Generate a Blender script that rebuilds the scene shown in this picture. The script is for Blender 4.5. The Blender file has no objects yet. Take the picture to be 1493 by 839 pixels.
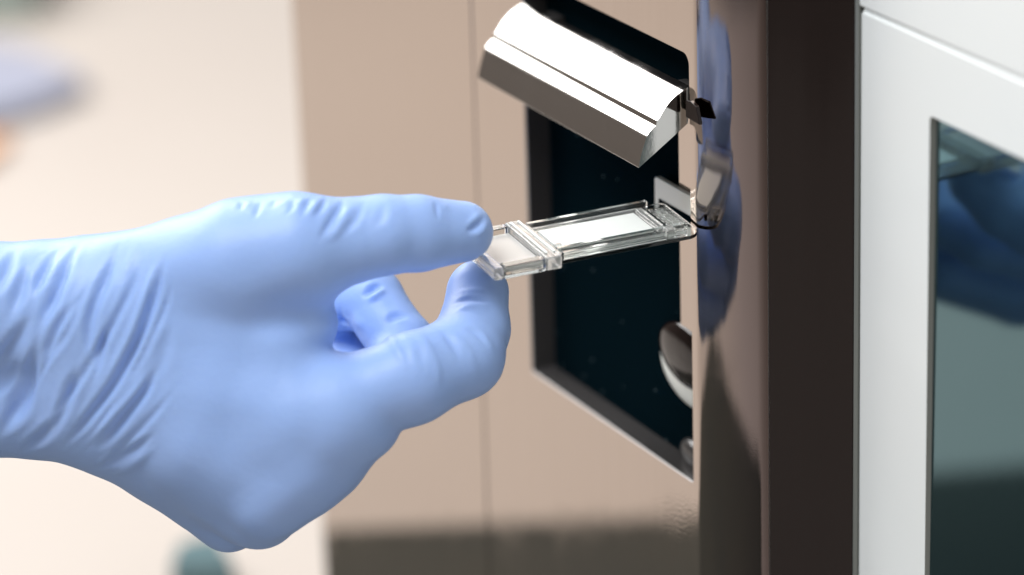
import bpy, bmesh, math, random
import numpy as np
from mathutils import Vector, Matrix, noise

# ------------------------------------------------------------------ camera, light, exposure
S = 0.001                                   # everything below is written in millimetres
scn = bpy.context.scene
COL = scn.collection
F = 5500.0                                  # focal length in photo pixels
AX = np.array([.4476, -.2934, .8448]); AX /= np.linalg.norm(AX)
AZ = np.array([-.0274, .9402, .3396]); AZ -= AX*AZ.dot(AX); AZ /= np.linalg.norm(AZ)
AY = np.cross(AZ, AX)                       # world axes seen in camera space (x right, y up, z back)
D0 = 1100.0
P0 = np.array([(1000-746.5)*D0/F, (419.5-330)*D0/F, -D0])
CAM = -np.array([P0.dot(AX), P0.dot(AY), P0.dot(AZ)])
R = np.array([AX, AY, AZ])                  # camera vector -> world vector

def ray(u, v):
    return R @ np.array([(u-746.5)/F, (419.5-v)/F, -1.0])
def on_plane(u, v, axis, val):              # point of the place seen at a photo pixel, on a world plane
    d = ray(u, v); t = (val-CAM[axis])/d[axis]
    return CAM + d*t
def at(u, v, d):                            # point at a depth d behind the slot's depth
    return CAM + ray(u, v)*(D0+d)

cd = bpy.data.cameras.new('camera'); cam = bpy.data.objects.new('camera', cd); COL.objects.link(cam)
cd.sensor_width = 36; cd.lens = 36*F/1493
cd.clip_start = .05; cd.clip_end = 60
M = Matrix.Identity(4)
for i in range(3):
    for j in range(3): M[i][j] = R[i][j]
    M[i][3] = CAM[i]*S
cam.matrix_world = M
cd.dof.use_dof = True; cd.dof.focus_distance = (D0-14)*S; cd.dof.aperture_fstop = 5.0
scn.camera = cam

w = bpy.data.worlds.new('World'); scn.world = w; w.use_nodes = True
w.node_tree.nodes['Background'].inputs[0].default_value = (.97, .98, 1, 1)
w.node_tree.nodes['Background'].inputs[1].default_value = .36

def area(name, loc, target, sx, sy, power, col):
    l = bpy.data.lights.new(name, 'AREA'); l.shape = 'RECTANGLE'; l.size = sx; l.size_y = sy
    l.energy = power; l.color = col
    o = bpy.data.objects.new(name, l); COL.objects.link(o)
    o.location = Vector(loc); o.rotation_euler = (Vector(target)-Vector(loc)).to_track_quat('-Z', 'Y').to_euler()
    return o
area('window_light', (-1.45, -.42, .98), (0, 0, 0), 1.5, .95, 36, (1, .985, .97))
area('ceiling_light', (.30, -1.1, 2.05), (-.05, -.1, 0), 1.1, 1.1, 50, (.97, .98, 1))

vs = scn.view_settings
vs.view_transform = 'Standard'; vs.look = 'None'; vs.exposure = 0; vs.gamma = 1
cy = scn.cycles
cy.use_denoising = True; cy.max_bounces = 14; cy.transmission_bounces = 12; cy.transparent_max_bounces = 12
cy.sample_clamp_indirect = 6

# ------------------------------------------------------------------ materials
def mat(name, col, rough=.5, metal=0., spec=.5, bump=None, coat=0, trans=0, ior=1.5, sss=0, var=None, sheen=0):
    m = bpy.data.materials.new(name); m.use_nodes = True
    nt = m.node_tree; b = nt.nodes['Principled BSDF']
    b.inputs['Base Color'].default_value = (*col, 1); b.inputs['Roughness'].default_value = rough
    b.inputs['Metallic'].default_value = metal; b.inputs['Specular IOR Level'].default_value = spec
    b.inputs['Coat Weight'].default_value = coat; b.inputs['Transmission Weight'].default_value = trans
    b.inputs['IOR'].default_value = ior
    if sheen: b.inputs['Sheen Weight'].default_value = sheen
    if sss:
        b.inputs['Subsurface Weight'].default_value = sss
        b.inputs['Subsurface Radius'].default_value = (.3, .6, 1.2); b.inputs['Subsurface Scale'].default_value = .004
    tc = nt.nodes.new('ShaderNodeTexCoord')
    if bump:
        for k, (sc, st) in enumerate(bump if isinstance(bump, list) else [bump]):
            n = nt.nodes.new('ShaderNodeTexNoise'); n.inputs['Scale'].default_value = sc; n.inputs['Detail'].default_value = 3
            bp = nt.nodes.new('ShaderNodeBump'); bp.inputs['Strength'].default_value = st; bp.inputs['Distance'].default_value = .001
            nt.links.new(tc.outputs['Object'], n.inputs['Vector']); nt.links.new(n.outputs['Fac'], bp.inputs['Height'])
            if k: nt.links.new(prev.outputs['Normal'], bp.inputs['Normal'])
            nt.links.new(bp.outputs['Normal'], b.inputs['Normal']); prev = bp
    if var:                                  # second colour mixed in by soft noise
        c2, sc = var
        n = nt.nodes.new('ShaderNodeTexNoise'); n.inputs['Scale'].default_value = sc; n.inputs['Detail'].default_value = 4
        cr = nt.nodes.new('ShaderNodeValToRGB')
        cr.color_ramp.elements[0].position = .35; cr.color_ramp.elements[1].position = .65
        cr.color_ramp.elements[0].color = (*col, 1); cr.color_ramp.elements[1].color = (*c2, 1)
        nt.links.new(tc.outputs['Object'], n.inputs['Vector']); nt.links.new(n.outputs['Fac'], cr.inputs['Fac'])
        nt.links.new(cr.outputs['Color'], b.inputs['Base Color'])
    return m

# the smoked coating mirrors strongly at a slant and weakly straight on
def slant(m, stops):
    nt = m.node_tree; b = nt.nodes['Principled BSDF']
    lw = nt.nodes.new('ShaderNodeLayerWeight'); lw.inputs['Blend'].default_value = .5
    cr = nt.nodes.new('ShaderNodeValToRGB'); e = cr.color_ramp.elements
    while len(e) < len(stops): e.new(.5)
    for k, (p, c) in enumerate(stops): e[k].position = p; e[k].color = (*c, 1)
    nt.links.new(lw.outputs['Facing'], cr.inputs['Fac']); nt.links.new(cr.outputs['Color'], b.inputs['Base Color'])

def speckle(m, scale, thr, col):            # sparse dust specks as a print of small dots
    nt = m.node_tree; b = nt.nodes['Principled BSDF']
    tc = nt.nodes.new('ShaderNodeTexCoord')
    vo = nt.nodes.new('ShaderNodeTexVoronoi'); vo.inputs['Scale'].default_value = scale
    lt = nt.nodes.new('ShaderNodeMath'); lt.operation = 'LESS_THAN'; lt.inputs[1].default_value = thr
    mx = nt.nodes.new('ShaderNodeMix'); mx.data_type = 'RGBA'
    mx.inputs['A'].default_value = b.inputs['Base Color'].default_value; mx.inputs['B'].default_value = (*col, 1)
    nt.links.new(tc.outputs['Object'], vo.inputs['Vector']); nt.links.new(vo.outputs['Distance'], lt.inputs[0])
    nt.links.new(lt.outputs[0], mx.inputs['Factor']); nt.links.new(mx.outputs['Result'], b.inputs['Base Color'])

m_mirror = mat('smoked_mirror_plastic', (.47, .415, .37), .045, 1, bump=[(9, .010), (2600, .006)])
def smudge(m, scale, lo, hi):               # finger marks and wiping haze in the gloss
    nt = m.node_tree; b = nt.nodes['Principled BSDF']; tc = nt.nodes.new('ShaderNodeTexCoord')
    n = nt.nodes.new('ShaderNodeTexNoise'); n.inputs['Scale'].default_value = scale; n.inputs['Detail'].default_value = 6; n.inputs['Distortion'].default_value = 1.2
    mr = nt.nodes.new('ShaderNodeMapRange'); mr.inputs[1].default_value = .42; mr.inputs[2].default_value = .75
    mr.inputs[3].default_value = lo; mr.inputs[4].default_value = hi
    nt.links.new(tc.outputs['Object'], n.inputs['Vector']); nt.links.new(n.outputs['Fac'], mr.inputs[0]); nt.links.new(mr.outputs[0], b.inputs['Roughness'])
smudge(m_mirror, 22, .03, .13)
def wavy(m):
    nt = m.node_tree; b = nt.nodes['Principled BSDF']; tc = nt.nodes.new('ShaderNodeTexCoord')
    mp_ = nt.nodes.new('ShaderNodeMapping'); mp_.inputs['Scale'].default_value = (170, 170, 7)
    n = nt.nodes.new('ShaderNodeTexNoise'); n.inputs['Scale'].default_value = 1; n.inputs['Detail'].default_value = 1
    bp = nt.nodes.new('ShaderNodeBump'); bp.inputs['Strength'].default_value = .10; bp.inputs['Distance'].default_value = .001
    old = b.inputs['Normal'].links[0].from_socket
    nt.links.new(tc.outputs['Object'], mp_.inputs['Vector']); nt.links.new(mp_.outputs[0], n.inputs['Vector'])
    nt.links.new(n.outputs['Fac'], bp.inputs['Height']); nt.links.new(old, bp.inputs['Normal']); nt.links.new(bp.outputs[0], b.inputs['Normal'])
wavy(m_mirror)
def pebble(m, centre, rad):
    nt = m.node_tree; b = nt.nodes['Principled BSDF']; tc = nt.nodes.new('ShaderNodeTexCoord')
    vd = nt.nodes.new('ShaderNodeVectorMath'); vd.operation = 'DISTANCE'; vd.inputs[1].default_value = centre
    mr = nt.nodes.new('ShaderNodeMapRange'); mr.interpolation_type = 'SMOOTHSTEP'; mr.inputs[1].default_value = 0; mr.inputs[2].default_value = rad
    mr.inputs[3].default_value = .05; mr.inputs[4].default_value = .0
    n = nt.nodes.new('ShaderNodeTexNoise'); n.inputs['Scale'].default_value = 1100; n.inputs['Detail'].default_value = 2
    bp = nt.nodes.new('ShaderNodeBump'); bp.inputs['Distance'].default_value = .0006
    old = b.inputs['Normal'].links[0].from_socket
    nt.links.new(tc.outputs['Object'], vd.inputs[0]); nt.links.new(tc.outputs['Object'], n.inputs['Vector'])
    nt.links.new(vd.outputs['Value'], mr.inputs[0]); nt.links.new(mr.outputs[0], bp.inputs['Strength'])
    nt.links.new(n.outputs['Fac'], bp.inputs['Height']); nt.links.new(old, bp.inputs['Normal']); nt.links.new(bp.outputs[0], b.inputs['Normal'])
pebble(m_mirror, tuple(on_plane(985, 740, 1, 0)*S), .022)
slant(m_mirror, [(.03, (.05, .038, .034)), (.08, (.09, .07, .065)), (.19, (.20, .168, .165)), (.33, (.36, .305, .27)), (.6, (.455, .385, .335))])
m_black = mat('black_gloss_plastic', (.010, .0050, .0042), .11, 0, .28, bump=(60, .03))
wavy(m_black)
m_recess = mat('dark_satin_plastic', (.05, .047, .046), .2, 0, .5, bump=[(90, .08), (1500, .05)])
m_back = mat('dark_glass_plate', (.002, .007, .010), .2, 0, .0, var=((.005, .010, .013), 25))
speckle(m_back, 150, .055, (.10, .14, .15))
m_chrome = mat('polished_chrome', (.66, .65, .63), .07, 1, bump=[(14, .015), (900, .006)])
smudge(m_chrome, 40, .05, .2)
m_white = mat('white_enamel', (.84, .87, .86), .33, 0, .5, bump=(1400, .03), var=((.81, .85, .845), 9))
m_trim = mat('grey_gasket', (.17, .18, .165), .35, 0, .5)
m_window = mat('smoked_window', (.115, .195, .22), .05, 1, bump=(7, .01))
m_edge = mat('bright_cut_edge', (.42, .40, .38), .4, 0)
m_glass = mat('clear_plastic', (.97, 1, .99), .03, 0, .5, trans=1, ior=1.5)
m_frost = mat('frosted_plastic', (.80, .79, .76), .3, 0, .5, trans=.5, ior=1.45)
m_cloudy = mat('cloudy_plastic', (.97, .98, .96), .09, 0, .6, trans=.86, ior=1.47)
m_milk = mat('white_label', (.74, .77, .74), .3, 0, .5)
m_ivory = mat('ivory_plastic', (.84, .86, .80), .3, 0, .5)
m_glove = mat('blue_nitrile', (.315, .475, .85), .45, 0, .42, bump=[(420, .10), (2600, .10)], sss=.08, var=((.33, .49, .86), 30), sheen=.1)
m_skin = mat('skin', (.55, .33, .25), .5, 0, .4, sss=.2)
m_sleeve = mat('white_cotton', (.75, .76, .78), .9, bump=(900, .3))
m_table = mat('cream_laminate', (.575, .515, .465), .55, 0, .3, bump=(300, .05), var=((.54, .48, .43), 2.2))
m_floor = mat('pale_floor', (.80, .74, .67), .5, 0, .3, var=((.72, .64, .56), .9))
m_wall = mat('taupe_wall', (.42, .36, .32), .8, bump=(200, .1))
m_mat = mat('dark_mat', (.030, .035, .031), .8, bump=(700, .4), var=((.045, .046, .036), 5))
m_purple = mat('blue_card', (.34, .36, .46), .6, var=((.38, .38, .45), 6))
m_orange = mat('orange_card', (.78, .40, .20), .6, var=((.7, .38, .2), 6))
m_bin = mat('grey_green_plastic', (.33, .40, .36), .5, var=((.36, .42, .38), 5))
m_teal = mat('teal_plastic', (.10, .18, .19), .4, var=((.08, .15, .17), 8))

# ------------------------------------------------------------------ mesh helpers (mm in, metres out)
def obj(name, verts, faces, m, parent=None, smooth=False, bevel=0, seg=2, kind=None):
    me = bpy.data.meshes.new(name)
    me.from_pydata([tuple(float(c)*S for c in v) for v in verts], [], [tuple(int(i) for i in f) for f in faces])
    bm = bmesh.new(); bm.from_mesh(me); bmesh.ops.recalc_face_normals(bm, faces=bm.faces); bm.to_mesh(me); bm.free()
    me.materials.append(m)
    o = bpy.data.objects.new(name, me); COL.objects.link(o)
    if parent: o.parent = parent
    if bevel:
        b = o.modifiers.new('bevel', 'BEVEL'); b.width = bevel*S; b.segments = seg; b.limit_method = 'ANGLE'
        b.angle_limit = math.radians(32); b.harden_normals = True
        smooth = True
    if smooth:
        for p in me.polygons: p.use_smooth = True
        if not bevel: me.set_sharp_from_angle(angle=math.radians(35))
    if kind: o['kind'] = kind
    return o

BOXF = [(0, 1, 3, 2), (4, 6, 7, 5), (0, 4, 5, 1), (2, 3, 7, 6), (0, 2, 6, 4), (1, 5, 7, 3)]
def box(x0, x1, y0, y1, z0, z1, T=None):
    vs = [np.array((x, y, z), float) for x in (x0, x1) for y in (y0, y1) for z in (z0, z1)]
    if T: vs = [T(v) for v in vs]
    return vs, BOXF
def boxes(lst, T=None):
    V, Fc = [], []
    for b in lst:
        v, f = box(*b, T); n = len(V); V += v; Fc += [tuple(i+n for i in q) for q in f]
    return V, Fc
def prism(poly, w0, w1, mk):                # closed polygon swept between w0 and w1; mk(p, w) -> point
    n = len(poly); V = [mk(p, w0) for p in poly]+[mk(p, w1) for p in poly]
    Fc = [tuple(range(n)), tuple(range(2*n-1, n-1, -1))]+[(i, (i+1) % n, n+(i+1) % n, n+i) for i in range(n)]
    return V, Fc
def rrect(x0, x1, z0, z1, r, n=6):
    if not isinstance(r, (list, tuple)): r = [r]*4
    P = []
    for (cx, cz, a), q in zip(((x1, z1, 0), (x0, z1, 90), (x0, z0, 180), (x1, z0, 270)), r):
        cx2 = cx-q if cx == x1 else cx+q; cz2 = cz-q if cz == z1 else cz+q
        for k in range(n+1):
            t = math.radians(a+90*k/n); P.append((cx2+q*math.cos(t), cz2+q*math.sin(t)))
    return P
def plate_with_hole(outer, hole, y):        # flat face in an xz plane with a hole in it
    bm = bmesh.new(); E = []
    for loop in (outer, hole):
        vv = [bm.verts.new((p[0], y, p[1])) for p in loop]
        E += [bm.edges.new((vv[i], vv[(i+1) % len(vv)])) for i in range(len(vv))]
    bmesh.ops.triangle_fill(bm, edges=E, use_beauty=True, use_dissolve=False)
    bm.verts.index_update()
    V = [np.array(v.co) for v in bm.verts]; Fc = [tuple(v.index for v in f.verts) for f in bm.faces]
    bm.free(); return V, Fc
def thing(name, label, cat, loc=(0, 0, 0), group=None):
    o = bpy.data.objects.new(name, None); COL.objects.link(o); o.location = [c*S for c in loc]
    o.empty_display_size = .01
    o['label'] = label; o['category'] = cat
    if group: o['group'] = group
    return o
def tag(o, label, cat):
    o['label'] = label; o['category'] = cat; return o

# ------------------------------------------------------------------ the room
ZT = -300
obj('worktop', *box(-2300, 900, -1300, 1500, ZT-30, ZT), m_table, bevel=3, kind='structure')
obj('floor', *box(-6000, 6000, -6000, 6000, -960, -950), m_floor, kind='structure')
obj('wall', *box(-4200, -4100, -6000, 6000, -950, 2000), m_wall, kind='structure')

# ------------------------------------------------------------------ the machine
ZB, ZTOP = -262, 260
reader = thing('slide_reader', 'bench-top slide reader with smoked mirror front, open chrome door and white body', 'lab instrument', (0, 0, ZT))
def adopt(o): o.parent = reader; o.location = (0, 0, -ZT*S); return o

HL = on_plane(771, 400, 1, 0)[0]; HR = on_plane(1008, 400, 1, 0)[0]
HB = on_plane(1008, 703, 1, 0)[2]; HT = on_plane(1000, 78, 1, 0)[2]
XS = on_plane(700, 400, 1, 0)[0]            # seam
XLt = on_plane(424, 0, 1, 0); XLb = on_plane(474, 839, 1, 0)
def xl(z): return XLt[0]+(XLb[0]-XLt[0])*(z-XLt[2])/(XLb[2]-XLt[2])
XA = on_plane(1014, 400, 1, 0)[0]           # where the front starts to curve
print('machine', HL, HR, HB, HT, XS, XLt, XLb, XA)

# curved front: flat, then an arc, then the straight black column
arc = [(XA, 0.)]                             # curvature: quick at first, then gentle, then quick again
ANG = [(0, 0), (2.0, 18), (22.3, 33.5), (25.2, 52), (25.5, 52)]
for k in range(51):
    s_ = (k+.5)*.5
    ph = math.radians(np.interp(s_, [a[0] for a in ANG], [a[1] for a in ANG]))
    arc.append((arc[-1][0]+.5*math.cos(ph), arc[-1][1]+.5*math.sin(ph)))
lo = [(xl(ZB), ZB), (XS-.35, ZB), (XS-.35, ZTOP), (xl(ZTOP), ZTOP)]
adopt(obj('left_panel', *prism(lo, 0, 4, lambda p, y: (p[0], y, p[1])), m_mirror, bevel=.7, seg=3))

hole = rrect(HL, HR, HB, HT, [3.5, 3, 1.2, 1.2])
V, Fc = plate_with_hole([(XS+.35, ZB), (XA, ZB), (XA, ZTOP), (XS+.35, ZTOP)], hole, 0)
n = len(V)
for x, y in arc: V += [np.array((x, y, ZB)), np.array((x, y, ZTOP))]
Fc += [(n+2*k, n+2*k+2, n+2*k+3, n+2*k+1) for k in range(len(arc)-1)]
n = len(V)                                  # the panel's own left flank and its back
V += [np.array(p) for p in ((XS+.35, 0, ZB), (XS+.35, 0, ZTOP), (XS+.35, 4, ZTOP), (XS+.35, 4, ZB))]; Fc.append((n, n+1, n+2, n+3))
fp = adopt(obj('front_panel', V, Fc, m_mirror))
bm = bmesh.new(); bm.from_mesh(fp.data); bmesh.ops.remove_doubles(bm, verts=bm.verts, dist=1e-6)
for f in bm.faces: f.smooth = True
for f in bm.faces:
    if abs(f.normal.y) > .9999 and f.calc_center_median().x < XA*S:
        if f.normal.y > 0: f.normal_flip()
bmesh.ops.recalc_face_normals(bm, faces=bm.faces)
bm.to_mesh(fp.data); bm.free(); fp.data.set_sharp_from_angle(angle=math.radians(30))

# recess: chamfer, walls, back plate
DR = 8.5
def ring(loopA, yA, loopB, yB):
    n = len(loopA)
    V = [(p[0], yA, p[1]) for p in loopA]+[(p[0], yB, p[1]) for p in loopB]
    return V, [(i, (i+1) % n, n+(i+1) % n, n+i) for i in range(n)]
h1 = rrect(HL+.3, HR-.3, HB+.3, HT-.3, [3.2, 2.7, 1, 1])
adopt(obj('recess_rim', *ring(hole, 0, h1, .45), m_edge, smooth=True))
adopt(obj('recess_wall', *ring(h1, .45, h1, DR), m_recess, smooth=True))
adopt(obj('recess_back', *prism(rrect(HL-2, HR+6, HB-2, HT+2, 1), DR, DR+3, lambda p, y: (p[0], y, p[1])), m_back))
# smooth post at the right of the recess, ending in a round corner
def px_box(u0, u1, y): return on_plane(u0, 400, 1, y)[0], on_plane(u1, 400, 1, y)[0]
pxl = on_plane(991, 400, 1, 6)[0]
pz0 = on_plane(1000, 492, 1, 6)[2]
adopt(obj('recess_post', *prism(rrect(pxl, HR+5, pz0, on_plane(1000, 150, 1, 6)[2], [.5, .5, 3, 3]), 6, DR-.02, lambda p, y: (p[0], y, p[1])), m_mirror, bevel=.4))
# loading slot plate
sx = on_plane(954, 275, 1, 4.2)[0]; st = on_plane(954, 257, 1, 4.2)[2]; sb = on_plane(1005, 350, 1, 4.2)[2]
adopt(obj('slot_plate', *prism(rrect(sx, HR+4, sb, st, 1.4), 4.2, 5.9, lambda p, y: (p[0], y, p[1])), m_ivory, bevel=.25))
adopt(obj('slot_opening', *box(sx+3, HR+2, 3.95, 4.19, sb+3.4, st-6.2), m_back))
# domes low in the recess; an ivory-black pair added as a bright reflection crescent
def lens(cx, cz, y, rx, rz, h, m, name):
    V = []; Fc = []; N = 28; K = 6
    for k in range(K+1):
        t = math.pi/2*k/K
        for i in range(N):
            a = 2*math.pi*i/N; V.append((cx+rx*math.cos(t)*math.cos(a), y-h*math.sin(t), cz+rz*math.cos(t)*math.sin(a)))
    for k in range(K):
        for i in range(N): Fc.append((k*N+i, k*N+(i+1) % N, (k+1)*N+(i+1) % N, (k+1)*N+i))
    return adopt(obj(name, V, Fc, m, smooth=True))
p = on_plane(1011, 542, 1, DR); lens(p[0], p[2], DR-.02, 20, 12.0, 2.6, m_ivory, 'crescent_glint')  # ivory dome stands in for a reflection's bright crescent
p = on_plane(1011, 519, 1, DR); lens(p[0], p[2], DR-1.6, 18.0, 10, 3.2, m_black, 'crescent_cover')  # black dome added to cover all but the crescent
p = on_plane(1016, 663, 1, DR); lens(p[0], p[2], DR-.02, 9, 4.6, 3, m_recess, 'rest_stud')

# black column, gasket, white body
ex, ey = arc[-1]; dx, dy = math.cos(math.radians(52)), math.sin(math.radians(52))
L = 24.5
col = [(ex, ey+.1), (ex+.8*dx-.2, ey+.8*dy-.1), (ex+7*dx, ey+7*dy-.0), (ex+7.6*dx+.2, ey+7.6*dy+.3), (ex+15*dx+.1, ey+15*dy),
       (ex+15.6*dx+.2, ey+15.6*dy+.35), (ex+L*dx, ey+L*dy), (ex+L*dx, ey+L*dy+30), (ex, ey+40)]
adopt(obj('black_column', *prism(col, ZB, ZTOP, lambda p, z: (p[0], p[1], z)), m_black, bevel=.35, seg=3))
gx, gy = ex+L*dx, ey+L*dy
gk = [(gx+.05, gy+.2), (gx+1.5, gy+.7), (gx+1.5, gy+20), (gx+.05, gy+20)]
adopt(obj('gasket', *prism(gk, ZB, ZTOP, lambda p, z: (p[0], p[1], z)), m_trim, bevel=.2))
WX, WY = gx+1.6, gy+.5
XE = WX+330
zs = on_plane(1290, 28, 1, WY)[2]           # seam between the lid and the lower body
wx0 = on_plane(1356, 300, 1, WY)[0]; wz1 = on_plane(1356, 172, 1, WY)[2]
print('white', WX, WY, zs, wx0, wz1)
adopt(obj('lid', *prism([(WX, zs+.4), (XE, zs+.4), (XE, ZTOP), (WX, ZTOP)], WY, WY+200, lambda p, y: (p[0], y, p[1])), m_white, bevel=.8, seg=3))
WXE = wx0+150
wh = rrect(wx0, WXE, ZB+30, wz1, [2, 1, 2, 2])
whb = rrect(wx0-.6, WXE+.6, ZB+29.4, wz1+.6, [2.4, 1.4, 2.4, 2.4])
CR = 2.2
V, Fc = plate_with_hole([(WX+CR, ZB), (XE, ZB), (XE, zs-1.2), (WX+CR, zs-1.2)], whb, WY)
n = len(V)
for k in range(7):                           # rounded left corner
    t = math.pi/2*k/6; x, y = WX+CR-CR*math.sin(t), WY+CR-CR*math.cos(t)
    V += [np.array((x, y, ZB)), np.array((x, y, zs-1.2))]
Fc += [(n+2*k, n+2*k+2, n+2*k+3, n+2*k+1) for k in range(6)]
n = len(V); V += [np.array(q) for q in ((WX, WY+CR, ZB), (WX, WY+CR, zs-1.2), (WX, WY+200, zs-1.2), (WX, WY+200, ZB),
      (XE, WY, ZB), (XE, WY, zs-1.2), (XE, WY+200, zs-1.2), (XE, WY+200, ZB),
      (WX+CR, WY, zs-1.2), (XE, WY, zs-1.2), (XE, WY+1, zs-.4), (WX+1, WY+1.2, zs-.4))]
Fc += [(n, n+1, n+2, n+3), (n+4, n+5, n+6, n+7), (n+8, n+9, n+10, n+11)]
wb = adopt(obj('body', V, Fc, m_white, smooth=True))
adopt(obj('seam_fill', *box(WX+2, XE-2, WY+.7, WY+3, zs-.45, zs+.45), m_white))
wf = adopt(obj('window', *prism(wh, WY+.7, WY+2, lambda p, y: (p[0], y+(p[0]-wx0)*.075+(p[1]-ZB-30)*.004, p[1])), m_window))
Vr, Fr = ring(whb, WY, wh, WY+.7); nr = len(whb)
Vr = Vr[:nr]+[(p[0], p[1]+(p[0]-wx0)*.075+(p[2]-ZB-30)*.004, p[2]) for p in Vr[nr:]]
fr = obj('window_frame', Vr, Fr, m_trim, parent=wf, smooth=True)
adopt(obj('housing', *box(xl(ZTOP)+14, XE-4, WY+40, WY+190, ZB, ZTOP-8), m_white, bevel=4))
adopt(obj('rear_shell', *box(xl(ZTOP)+8, HL-8, 4.2, DR+3.1, ZB+2, ZTOP-6), m_black, bevel=1))
adopt(obj('base', *box(xl(ZB)+20, XE-10, DR+20, WY+180, ZT+4.05, ZB-.05), m_black, bevel=1))

# ------------------------------------------------------------------ chrome door, swung open (profile in the yz plane)
XR = HR-.9; XLd = HL+1.0
def yz(u, v, x=XR):
    d = ray(u, v); t = (x-CAM[0])/d[0]; p = CAM+d*t; return np.array((p[1], p[2]))
A, B, C, Dk = yz(1006, 126), yz(944, 194), yz(931, 245), yz(1003, 180)
print('flap', A, B, C, Dk)
nrm = np.array((B-A)[::-1])*np.array((1, -1)); nrm = nrm/np.linalg.norm(nrm)
if nrm[1] < 0: nrm = -nrm
fn = np.array((C-B)[::-1])*np.array((1, -1)); fn /= np.linalg.norm(fn)
if fn[0] > 0: fn = -fn
e1 = (B-A); le = np.linalg.norm(e1); e1 /= le; e2 = (C-B)/np.linalg.norm(C-B)
prof = [A]
for t in (.12, .25, .38, .5, .62, .70): prof.append(A+e1*le*t+nrm*(1.5*math.sin(math.pi*t/.76)))
P1 = A+e1*le*.76+nrm*.35
P2 = P1+e2*1.7-fn*.1
prof += [P1, P1+e2*.12, P2]
Q1 = P2+e1*(le*.24-1.2)+nrm*.35; Q2 = Q1+e2*2.2+e1*.35
for k in range(10):
    t = k/9; prof.append((1-t)**2*(P2+fn*.12+nrm*.2)+2*t*(1-t)*(Q1+nrm*.25+e1*.6)+t*t*Q2)
for k in (1, 2, 3): prof.append(Q2+(C-e2*.6-Q2)*k/4+fn*.2*math.sin(math.pi*k/4))
prof += [C-e2*.12, C-fn*.12]
inner = [Dk]
# only the visible shell is convex; the door is a solid bar with a shallow hollow on its inner side
prof += [Dk, A-nrm*.6]
door = thing('slide_door', 'polished chrome slot door swung up over the dark recess', 'door')
door.parent = None
V, Fc = prism([tuple(p) for p in prof], XLd, XR, lambda p, x: (x, p[0], p[1]))
del door['category'], door['label']
bpy.data.objects.remove(door)
dr = adopt(obj('chrome_door', V, Fc, m_chrome, smooth=True))
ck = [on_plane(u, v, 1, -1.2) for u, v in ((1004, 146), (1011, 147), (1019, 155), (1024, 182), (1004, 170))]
obj('dark_plate', *prism([(p[0], p[2]) for p in ck], -2.2, -1.0, lambda p, y: (p[0], y, p[1])), m_black, parent=dr, bevel=.2).location = (0, 0, 0)  # small dark plate beside the door's right end
hz = (A+Dk)/2
for x0, x1 in ((HL+6, HL+14), (HR-16, HR-8)):
    a = obj('hinge_arm', *box(x0, x1, hz[0]-.5, DR-.5, hz[1]-3, hz[1]+3), m_recess, parent=dr, bevel=.5)

# ------------------------------------------------------------------ the slide held in the fingers
slide = thing('sample_slide', 'clear plastic sample slide with white channel strip held at the slot', 'slide')
E0 = np.array(on_plane(994, 322, 1, -1.0))   # middle of the slot end
th = math.radians(6)
sa = np.array((0., -1., 0.)); 
sa = sa+np.array((0, 0, -.0)); sa /= np.linalg.norm(sa)
sw = np.array((math.cos(th), 0, -math.sin(th))); sn = np.cross(sw, sa); sn = sn/np.linalg.norm(sn)
if sn[2] < 0: sn = -sn
def T(v): return E0+sa*v[0]+sw*v[1]+sn*v[2]  # local: along, across, up
HWd = 12.5
def sp(name, lst, m, bevel=.18, parent=slide):
    return obj(name, *boxes(lst, T), m, parent=parent, bevel=bevel)
tip = [(4.5-4.5*math.cos(math.radians(90*k/8)), HWd-4.5+4.5*math.sin(math.radians(90*k/8))) for k in range(9)]
H0, H1 = 46.2, 64.6
outl = [(H0-.2, -HWd+.8), (1.2, -HWd+.8), (0, -HWd+2)]+tip+[(H0-.2, HWd)]
obj('base_plate', *prism(outl, 0, 1.1, lambda p, z: T((p[0], p[1], z))), m_glass, parent=slide, bevel=.12)
sp('side_rail', [(6, H0-1, -HWd+.9, -HWd+2.4, 1.12, 3.0)], m_glass)
sp('side_rail', [(10, H0-1, -HWd+3.4, -HWd+4.6, 1.12, 2.2)], m_cloudy)
sp('side_rail', [(4, H0-1, HWd-5.2, HWd-3.9, 1.12, 3.2)], m_glass)
sp('side_rail', [(5, H0-1, HWd-3.0, HWd-2.1, 1.12, 2.4)], m_cloudy)
sp('side_rail', [(5, H0-1, HWd-1.5, HWd-.2, 1.12, 3.4)], m_glass)
sp('channel_strip', [(12.5, H0-2.5, -6.6, 5.4, 1.15, 2.1)], m_milk, .1)
sp('cross_bar', [(9.4, 11.6, -7.4, 6.4, 1.15, 2.9)], m_cloudy, .3)
sp('end_block', [(1.6, 8.8, -7.4, 6.4, 1.12, 2.0)], m_glass)
sp('marking', [(2.4+2.1*i, 3.6+2.1*i, -6.4+2.6*j, -4.6+2.6*j, 2.02, 2.3) for i in range(3) for j in range(5)], m_cloudy, .08)
sp('connector_post', [(8.4, 11.4, HWd-3.7, HWd-.6, 1.12, 4.0)], m_cloudy, .4)
sp('connector_post', [(H0-3.2, H0-1.1, HWd-6.8, HWd-5.4, 1.12, 3.6)], m_cloudy, .3)
sp('handle_bar', [(H0, H0+5.0, -HWd-1, HWd+1.2, -.8, 3.4)], m_cloudy, .6)
sp('handle_ridge', [(H0+.9, H0+1.6, -HWd+.5, HWd-1.5, 3.42, 3.95), (H0+3.4, H0+4.1, -HWd+.5, HWd-1.5, 3.42, 3.95)], m_milk, .15)
sp('handle_bar', [(H0+5.05, H1, HWd-2.4, HWd+1.2, -.8, 3.1)], m_glass, .6)
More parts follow.
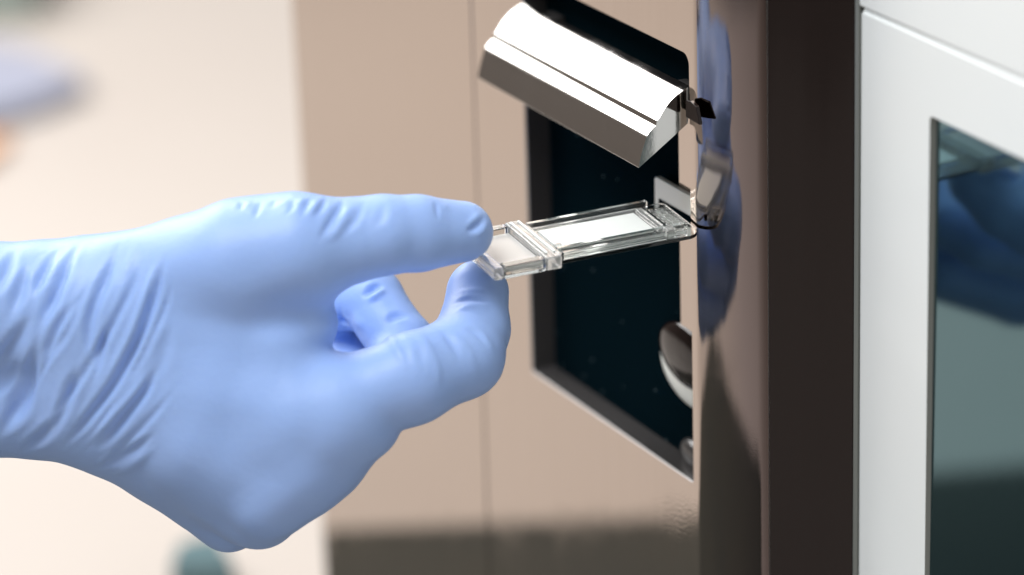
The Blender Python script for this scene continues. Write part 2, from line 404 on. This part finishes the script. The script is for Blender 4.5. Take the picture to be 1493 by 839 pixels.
sp('handle_groove', [(H0+6.5, H1-2, HWd+1.22, HWd+1.6, .8, 1.5)], m_cloudy, .15)
sp('handle_bar', [(H0+5.05, H1, -HWd-1, -HWd+2, -.8, 3.1)], m_glass, .6)
sp('handle_bar', [(H1+.05, H1+3, -HWd-1, HWd+1.2, -.8, 3.1)], m_cloudy, .6)
sp('handle_rib', [(H0-.9, H0-.05, -HWd+1.4, HWd-.8, .6, 2.9)], m_cloudy, .2)
sp('handle_window', [(H0+5.1, H1-.1, -HWd+2.1, HWd-2.5, .3, 1.3)], m_frost, .1)

# ------------------------------------------------------------------ gloved hand: one continuous surface grown from a distance field
q = D0/F                                     # mm per photo pixel at the slot's depth
def hp(u, v, d, r): # joint: position in camera-aligned millimetres, radius in mm
    s = (D0+d)/F
    return np.array(((u-746.5)*s, (419.5-v)*s, -(D0+d))), r*s
PALM = [  # chains of (u, v, depth, radius) joints
    [(-560, 455, -30, 96), (-120, 448, -26, 98), (60, 446, -26, 96), (160, 440, -30, 92)],
    [(-560, 570, -14, 98), (-120, 568, -12, 100), (60, 572, -12, 96), (150, 590, -14, 92)],
    [(-560, 510, 4, 84), (60, 510, 2, 84), (300, 560, -6, 74), (420, 560, -14, 62)],
    [(130, 585, -20, 84), (335, 748, -8, 56)],
    [(130, 560, -24, 84), (375, 738, -22, 60)],
    [(140, 520, -28, 84), (300, 620, -33, 80), (428, 690, -34, 62)],
    [(140, 480, -30, 84), (320, 560, -36, 82), (476, 614, -40, 68)],
    [(150, 440, -30, 88), (280, 400, -38, 84), (350, 384, -42, 82), (440, 366, -45, 74)],
    [(300, 640, -30, 76), (440, 665, -36, 68), (520, 610, -38, 66)],
    [(300, 640, -26, 76), (392, 722, -32, 62), (470, 670, -32, 58)],
    [(250, 470, -36, 78), (400, 500, -38, 72), (440, 470, -38, 52)],
]
THUMB = [(350, 380, -42, 80), (440, 362, -45, 73), (560, 343, -43, 58), (606, 340, -40, 54), (674, 338, -34, 46)]
INDEX = [(420, 600, -38, 74), (500, 590, -40, 68), (600, 552, -38, 65), (672, 521, -30, 60), (692, 478, -22, 50), (696, 427, -16, 47)]
MIDDLE = [(428, 690, -34, 58), (500, 640, -20, 52), (585, 545, 0, 50), (588, 506, 8, 47), (540, 437, 16, 47), (486, 440, 22, 44)]
RING = [(372, 740, -22, 56), (450, 680, 0, 50), (540, 585, 20, 48), (500, 500, 34, 43), (450, 490, 36, 40)]
LITTLE = [(333, 750, -8, 52), (400, 700, 14, 45), (480, 610, 32, 42), (450, 540, 42, 38), (410, 530, 42, 36)]

H = .8
lo3 = np.array((-262., -92., -1160.)); hi3 = np.array((4., 40., -1018.))
dims = np.ceil((hi3-lo3)/H).astype(int)
gx_ = (lo3[0]+H*np.arange(dims[0])).astype(np.float32)[:, None, None]
gy_ = (lo3[1]+H*np.arange(dims[1])).astype(np.float32)[None, :, None]
gz_ = (lo3[2]+H*np.arange(dims[2])).astype(np.float32)[None, None, :]
def cone(a, ra, b, rb, X, Y, Z):
    ab = b-a; L2 = float(ab.dot(ab))
    px, py, pz = X-a[0], Y-a[1], Z-a[2]
    t = np.clip((px*ab[0]+py*ab[1]+pz*ab[2])/L2, 0, 1)
    return np.sqrt((px-t*ab[0])**2+(py-t*ab[1])**2+(pz-t*ab[2])**2)-(ra+(rb-ra)*t)
def smin(a, b, k):
    h = np.clip(.5+.5*(b-a)/k, 0, 1)
    return b*(1-h)+a*h-k*h*(1-h)
def chain(C, X, Y, Z, k=1.5):
    J = [hp(*c) for c in C]; d = None
    for (a, ra), (b, rb) in zip(J[:-1], J[1:]):
        c = cone(a, ra, b, rb, X, Y, Z); d = c if d is None else smin(d, c, k)
    return d
def field(X, Y, Z):
    d = None
    for C in PALM:
        c = chain(C, X, Y, Z, 2); d = c if d is None else smin(d, c, 7)
    # knuckle spacing: fingers blend into the palm near their roots and stay apart at the tips
    u = X/q+746.5
    kf = np.clip((600-u)/160, 0, 1)*8+.6
    for Cc, kk in ((LITTLE, 3), (RING, 3), (MIDDLE, 3)):
        d = smin(d, chain(Cc, X, Y, Z), kk)
    d = smin(d, chain(THUMB, X, Y, Z, 2), kf)
    d = smin(d, chain(INDEX, X, Y, Z, 2.5), kf)
    # the finger pads flatten against the slide
    c = SL[0]; lx, ly, lz = [(X-c[0])*a[0]+(Y-c[1])*a[1]+(Z-c[2])*a[2] for a in SL[1:]]
    sl = np.maximum(np.maximum(44-lx, lx-68.2), np.maximum(np.abs(ly-.1)-14.0, np.abs(lz-1.2)-2.3))
    return -smin(-d, sl, .8)
SL = [R.T @ (E0-CAM)]+[R.T @ a for a in (sa, sw, sn)]
D = field(gx_, gy_, gz_).astype(np.float32)
def surface_nets(D):
    nx, ny, nz = D.shape; sgn = D < 0
    cnt = np.zeros((nx-1, ny-1, nz-1), np.int8)
    for i in (0, 1):
        for j in (0, 1):
            for k in (0, 1): cnt += sgn[i:nx-1+i, j:ny-1+j, k:nz-1+k]
    act = (cnt > 0) & (cnt < 8)
    idx = -np.ones(act.shape, np.int64); ijk = np.argwhere(act); idx[act] = np.arange(len(ijk))
    acc = np.zeros((len(ijk), 3)); num = np.zeros(len(ijk))
    cor = [(i, j, k) for i in (0, 1) for j in (0, 1) for k in (0, 1)]
    I, J, K = ijk.T
    for a in range(8):
        for b in range(a+1, 8):
            ca, cb = np.array(cor[a]), np.array(cor[b])
            if np.abs(ca-cb).sum() != 1: continue
            da = D[I+ca[0], J+ca[1], K+ca[2]]; db = D[I+cb[0], J+cb[1], K+cb[2]]
            m = (da < 0) != (db < 0); t = np.where(m, da/np.where(m, da-db, 1), 0)
            acc += np.where(m[:, None], ca+(cb-ca)*t[:, None], 0); num += m
    P = ijk+acc/num[:, None]
    Q = []
    for ax in range(3):
        o1, o2 = [(1, 2), (2, 0), (0, 1)][ax]
        sl0 = [slice(1, -1)]*3; sl1 = [slice(1, -1)]*3
        sl0[ax] = slice(0, -1); sl1[ax] = slice(1, None)
        A_ = sgn[tuple(sl0)]; B_ = sgn[tuple(sl1)]
        e = np.argwhere(A_ != B_); flip = A_[A_ != B_]
        base = e.copy(); base[:, o1] += 1; base[:, o2] += 1
        def cell(s1, s2):
            c = base.copy(); c[:, o1] -= s1; c[:, o2] -= s2
            return idx[c[:, 0], c[:, 1], c[:, 2]]
        a, b, c, d = cell(0, 0), cell(1, 0), cell(1, 1), cell(0, 1)
        quad = np.stack([a, b, c, d], 1); quad[~flip] = quad[~flip][:, ::-1]
        Q.append(quad)
    Q = np.concatenate(Q); Q = Q[(Q >= 0).all(1)]
    return P, Q
P, Q = surface_nets(D)
P = lo3+P*H
def grad(P):
    e = .5; g = np.zeros_like(P)
    for a in range(3):
        o = np.zeros(3); o[a] = e
        A_ = P+o; B_ = P-o
        g[:, a] = field(A_[:, 0], A_[:, 1], A_[:, 2])-field(B_[:, 0], B_[:, 1], B_[:, 2])
    return g/np.maximum(np.linalg.norm(g, axis=1, keepdims=True), 1e-9)
N = grad(P)
P -= N*field(P[:, 0], P[:, 1], P[:, 2])[:, None]

# folds of the glove: strokes laid on the skin; (points, half width mm, depth mm; + = raised)
FOLDS = [
    ([(118, 350), (90, 400), (72, 438), (50, 495)], 2.04, -1.20), ([(176, 350), (160, 385), (145, 412), (130, 460), (126, 505), (133, 530)], 1.61, -0.88),
    ([(240, 368), (226, 414), (202, 491), (162, 567), (114, 629), (88, 658)], 1.53, -1.20), ([(230, 370), (214, 414), (190, 491), (150, 560)], 1.53, 0.72),
    ([(229, 534), (210, 577), (162, 634), (110, 684)], 1.44, -0.96), ([(217, 530), (196, 574), (150, 624), (105, 668)], 1.53, 0.64),
    ([(157, 476), (143, 519), (133, 567)], 1.27, -0.72), ([(114, 429), (86, 467), (66, 510), (62, 548)], 1.44, -0.80),
    ([(126, 425), (98, 467), (78, 510)], 1.53, 0.64), ([(44, 455), (16, 505), (-20, 560)], 2.04, -0.96), ([(114, 533), (97, 581), (76, 648)], 1.70, -0.88),
    ([(48, 515), (30, 586), (0, 640)], 2.38, -1.20), ([(62, 460), (40, 520), (14, 570), (-10, 600)], 1.87, 0.88), ([(229, 634), (181, 667), (130, 690)], 1.44, -0.64),
    ([(232, 648), (190, 680), (150, 700)], 1.53, 0.48), ([(86, 360), (60, 400), (44, 430)], 1.53, -0.72), ([(104, 360), (76, 410), (58, 455)], 1.70, 0.72), ([(40, 380), (30, 420), (10, 470)], 1.87, -0.80),
    ([(200, 350), (180, 400), (166, 460)], 2.21, 0.56), ([(20, 360), (6, 400), (-20, 450)], 1.87, -0.64), ([(-40, 365), (-60, 440), (-90, 540)], 2.55, -1.12), ([(-100, 370), (-110, 460), (-150, 600)], 2.72, -1.20),
    ([(-10, 480), (-30, 560), (-40, 640)], 2.55, -1.04), ([(95, 600), (60, 640), (30, 665)], 1.70, -0.72), ([(250, 470), (240, 520), (225, 560)], 1.87, -0.32),
    ([(205, 372), (188, 420), (150, 500), (108, 570), (60, 625)], 1.2, -.7), ([(150, 372), (110, 450), (88, 500), (40, 580)], 1.2, -.7),
    ([(250, 400), (236, 450), (200, 530), (150, 610), (120, 650)], 1.0, -.5), ([(262, 560), (222, 610), (168, 662), (140, 688)], 1.1, -.5),
    # thumb
    ([(504, 284), (496, 304), (478, 330), (466, 350)], 1.12, -0.48), ([(520, 286), (510, 310), (492, 338), (480, 356)], 1.20, 0.45), ([(534, 288), (520, 318), (504, 344)], 1.12, -0.36),
    ([(480, 284), (470, 302), (458, 318)], 0.96, -0.42), ([(470, 284), (460, 302), (450, 315)], 0.96, 0.30), ([(458, 284), (449, 300), (440, 318)], 0.88, -0.36), ([(444, 285), (438, 300)], 0.88, 0.30), ([(428, 285), (424, 300), (416, 314)], 0.88, -0.33),
    ([(414, 288), (408, 302)], 0.96, 0.27), ([(380, 288), (374, 304), (370, 318)], 0.88, -0.36), ([(366, 290), (360, 304)], 0.88, 0.27), ([(354, 290), (350, 306)], 0.88, -0.36), ([(400, 287), (394, 303)], 0.80, -0.24),
    ([(634, 290), (640, 305), (641, 322)], 0.88, -0.27), ([(648, 292), (652, 306)], 0.96, 0.18), ([(560, 288), (556, 310), (546, 330)], 1.44, -0.18),
    ([(712, 312), (704, 325), (692, 334), (680, 340)], 1.04, -0.54), ([(706, 306), (696, 318), (682, 328)], 0.96, 0.27), ([(716, 322), (706, 336), (692, 346)], 0.96, 0.27),
    # index finger and web
    ([(494, 446), (500, 480), (511, 515)], 1.44, -0.83), ([(514, 450), (520, 480), (530, 512)], 1.98, 0.45), ([(552, 470), (566, 490), (580, 512), (590, 540)], 1.62, 0.41), ([(566, 474), (582, 496), (598, 530)], 1.35, -0.30),
    ([(600, 480), (622, 500), (640, 540), (644, 570)], 1.71, 0.34), ([(588, 476), (608, 505), (622, 545)], 1.35, -0.30), ([(650, 478), (676, 496), (694, 524), (700, 560)], 1.62, 0.30), ([(636, 480), (660, 498), (676, 530)], 1.35, -0.30),
    ([(690, 478), (712, 494), (726, 520)], 1.44, 0.30), ([(672, 472), (698, 484), (714, 505)], 1.17, -0.34),
    ([(655, 456), (676, 446), (700, 446), (728, 458)], 1.26, 0.30), ([(652, 446), (676, 434), (702, 434), (732, 446)], 1.08, -0.30), ([(655, 430), (680, 420), (706, 420), (736, 430)], 1.17, 0.22),
    # middle finger in the gap
    ([(532, 440), (548, 428), (566, 418)], 1.2, .8), ([(526, 432), (545, 420), (560, 412)], 1.2, -.9), ([(560, 470), (575, 458), (600, 460)], 1.4, -.5),
    # hand back
]
scr_u = P[:, 0]/-P[:, 2]*F+746.5; scr_v = 419.5-P[:, 1]/-P[:, 2]*F
front = N[:, 2] > -.15
Pf, uf, vf = P[front], scr_u[front], scr_v[front]
def lift(u, v):                              # where on the skin a stroke point lies
    d2 = (uf-u)**2+(vf-v)**2
    m = d2 < max(16, np.partition(d2, 6)[6]*1.2)
    i = np.where(m)[0]; return Pf[i[np.argmax(Pf[i, 2])]]
off = np.zeros(len(P))
for pts, wd, amp in FOLDS:
    L3 = np.array([lift(*p) for p in pts])
    # resample with a spline-like smoothing
    tt = np.linspace(0, len(L3)-1, (len(L3)-1)*8+1); k = np.arange(len(L3))
    C3 = np.stack([np.interp(tt, k, L3[:, a]) for a in range(3)], 1)
    for _ in range(6): C3[1:-1] = (C3[:-2]+2*C3[1:-1]+C3[2:])/4
    c0, c1 = C3.min(0)-3.5*wd, C3.max(0)+3.5*wd
    m = np.where(((P > c0) & (P < c1)).all(1))[0]
    if not len(m): continue
    best = np.full(len(m), 1e9); bt = np.zeros(len(m))
    for s_, (a, b) in enumerate(zip(C3[:-1], C3[1:])):
        ab = b-a; t = np.clip(((P[m]-a) @ ab)/max(ab.dot(ab), 1e-9), 0, 1)
        d2 = ((P[m]-a-t[:, None]*ab)**2).sum(1); up = d2 < best
        best[up] = d2[up]; bt[up] = ((s_+t)/(len(C3)-1))[up]
    fade = np.clip(np.minimum(bt, 1-bt)*2.3+.05, 0, 1); fade = fade*fade*(3-2*fade)
    wloc = wd*(.55+.45*fade)
    wloc *= .85; amp = amp*1.45
    x2 = best/wloc**2
    off[m] += amp*fade*np.exp(-x2)*(1 if amp > 0 else (1.25-.0*x2))-(.25*amp*fade*np.exp(-(np.sqrt(x2)-2)**2*1.5) if amp < 0 else 0)
# soft unevenness of thin rubber over the hand
rng = np.random.default_rng(4)
for _ in range(26):
    wv = rng.normal(size=3); wv /= np.linalg.norm(wv); lam = rng.uniform(14, 40)
    off += .055*np.sin(P @ wv*2*math.pi/lam+rng.uniform(0, 6.28))
P = P+N*off[:, None]
Wp = (R @ P.T).T+CAM
hand = thing('gloved_hand', 'right hand in a blue rubber glove pinching the clear slide', 'gloved hand', tuple(at(100, 520, -20)))
# only the part right of the cuff end
keep = (scr_u > -330)
fk = keep[Q].all(1); Qk = Q[fk]; used = np.unique(Qk); mp = -np.ones(len(P), int); mp[used] = np.arange(len(used))
Lc = np.array(hand.location)/S
me = bpy.data.meshes.new('glove')
me.from_pydata(((Wp[used]-Lc)*S).tolist(), [], mp[Qk].tolist()); me.materials.append(m_glove)
bm = bmesh.new(); bm.from_mesh(me); bmesh.ops.recalc_face_normals(bm, faces=bm.faces); bm.to_mesh(me); bm.free()
for p in me.polygons: p.use_smooth = True
go = bpy.data.objects.new('glove', me); COL.objects.link(go); go.parent = hand
# glove hem, wrist skin and sleeve (all left of the picture)
def tube(us, rad, m, name, flat=.78):
    V = []; Nn = 40
    for u, r in zip(us, rad):
        c = at(u, 512, -16); ex_ = R @ np.array((0, 1., 0)); ez_ = R @ np.array((0, 0, 1.))
        for i in range(Nn):
            a = 2*math.pi*i/Nn; V.append(c-Lc+ex_*r*math.cos(a)+ez_*r*flat*math.sin(a))
    Fc = [(k*Nn+i, k*Nn+(i+1) % Nn, (k+1)*Nn+(i+1) % Nn, (k+1)*Nn+i) for k in range(len(us)-1) for i in range(Nn)]
    return obj(name, V, Fc, m, parent=hand, smooth=True)
tube([-280, -322, -330, -336, -330, -322], [33, 34.5, 35.5, 34.8, 33.8, 33.5], m_glove, 'glove_hem')
tube([-300, -420, -560], [29, 30, 31], m_skin, 'wrist')
tube([-470, -474, -600, -900, -1400], [34, 40, 42, 46, 50], m_sleeve, 'sleeve')

# ------------------------------------------------------------------ things around the machine
def hit(u, v):                               # where the flat front's reflection meets the worktop
    p = on_plane(u, v, 1, 0); d = ray(u, v); d = np.array((d[0], -d[1], d[2])); t = (ZT-p[2])/d[2]; return p+d*t
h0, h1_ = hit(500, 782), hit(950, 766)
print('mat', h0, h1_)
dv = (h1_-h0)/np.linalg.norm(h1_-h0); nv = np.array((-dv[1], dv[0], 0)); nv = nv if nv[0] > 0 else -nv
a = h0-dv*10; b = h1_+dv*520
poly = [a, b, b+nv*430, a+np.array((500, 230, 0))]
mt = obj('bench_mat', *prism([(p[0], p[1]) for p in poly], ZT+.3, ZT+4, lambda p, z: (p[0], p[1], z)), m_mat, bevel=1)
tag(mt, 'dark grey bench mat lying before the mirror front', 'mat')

def floor_at(u, v, z=-950): return on_plane(u, v, 2, z)
c = floor_at(-30, 150, ZT)

def quadcard(pts, z0, h): return prism([tuple(on_plane(u, v, 2, z0)[:2]) for u, v in pts], z0+.5, z0+h, lambda p, z: (p[0], p[1], z))
tag(obj('folder', *quadcard([(-160, 70), (40, 96), (128, 142), (60, 172), (-160, 230)], ZT, 14), m_purple, bevel=3), 'blurred blue folder lying on the worktop behind the hand', 'folder')
tag(obj('notepad', *quadcard([(-160, 236), (-60, 206), (20, 214), (-40, 262), (-160, 290)], ZT, 8), m_orange, bevel=3), 'blurred orange pad on the worktop below the blue folder', 'notepad')
tag(obj('tray', *quadcard([(262, 838), (318, 826), (345, 870), (250, 870)], ZT, 16), m_teal, bevel=3), 'small teal tray on the worktop under the lower edge of the glove', 'tray')
tag(obj('storage_bin', *quadcard([(-160, -60), (70, -60), (52, 30), (-160, 46)], ZT, 60), m_bin, bevel=5), 'blurred grey-green bin standing on the worktop beyond the blue folder', 'bin')
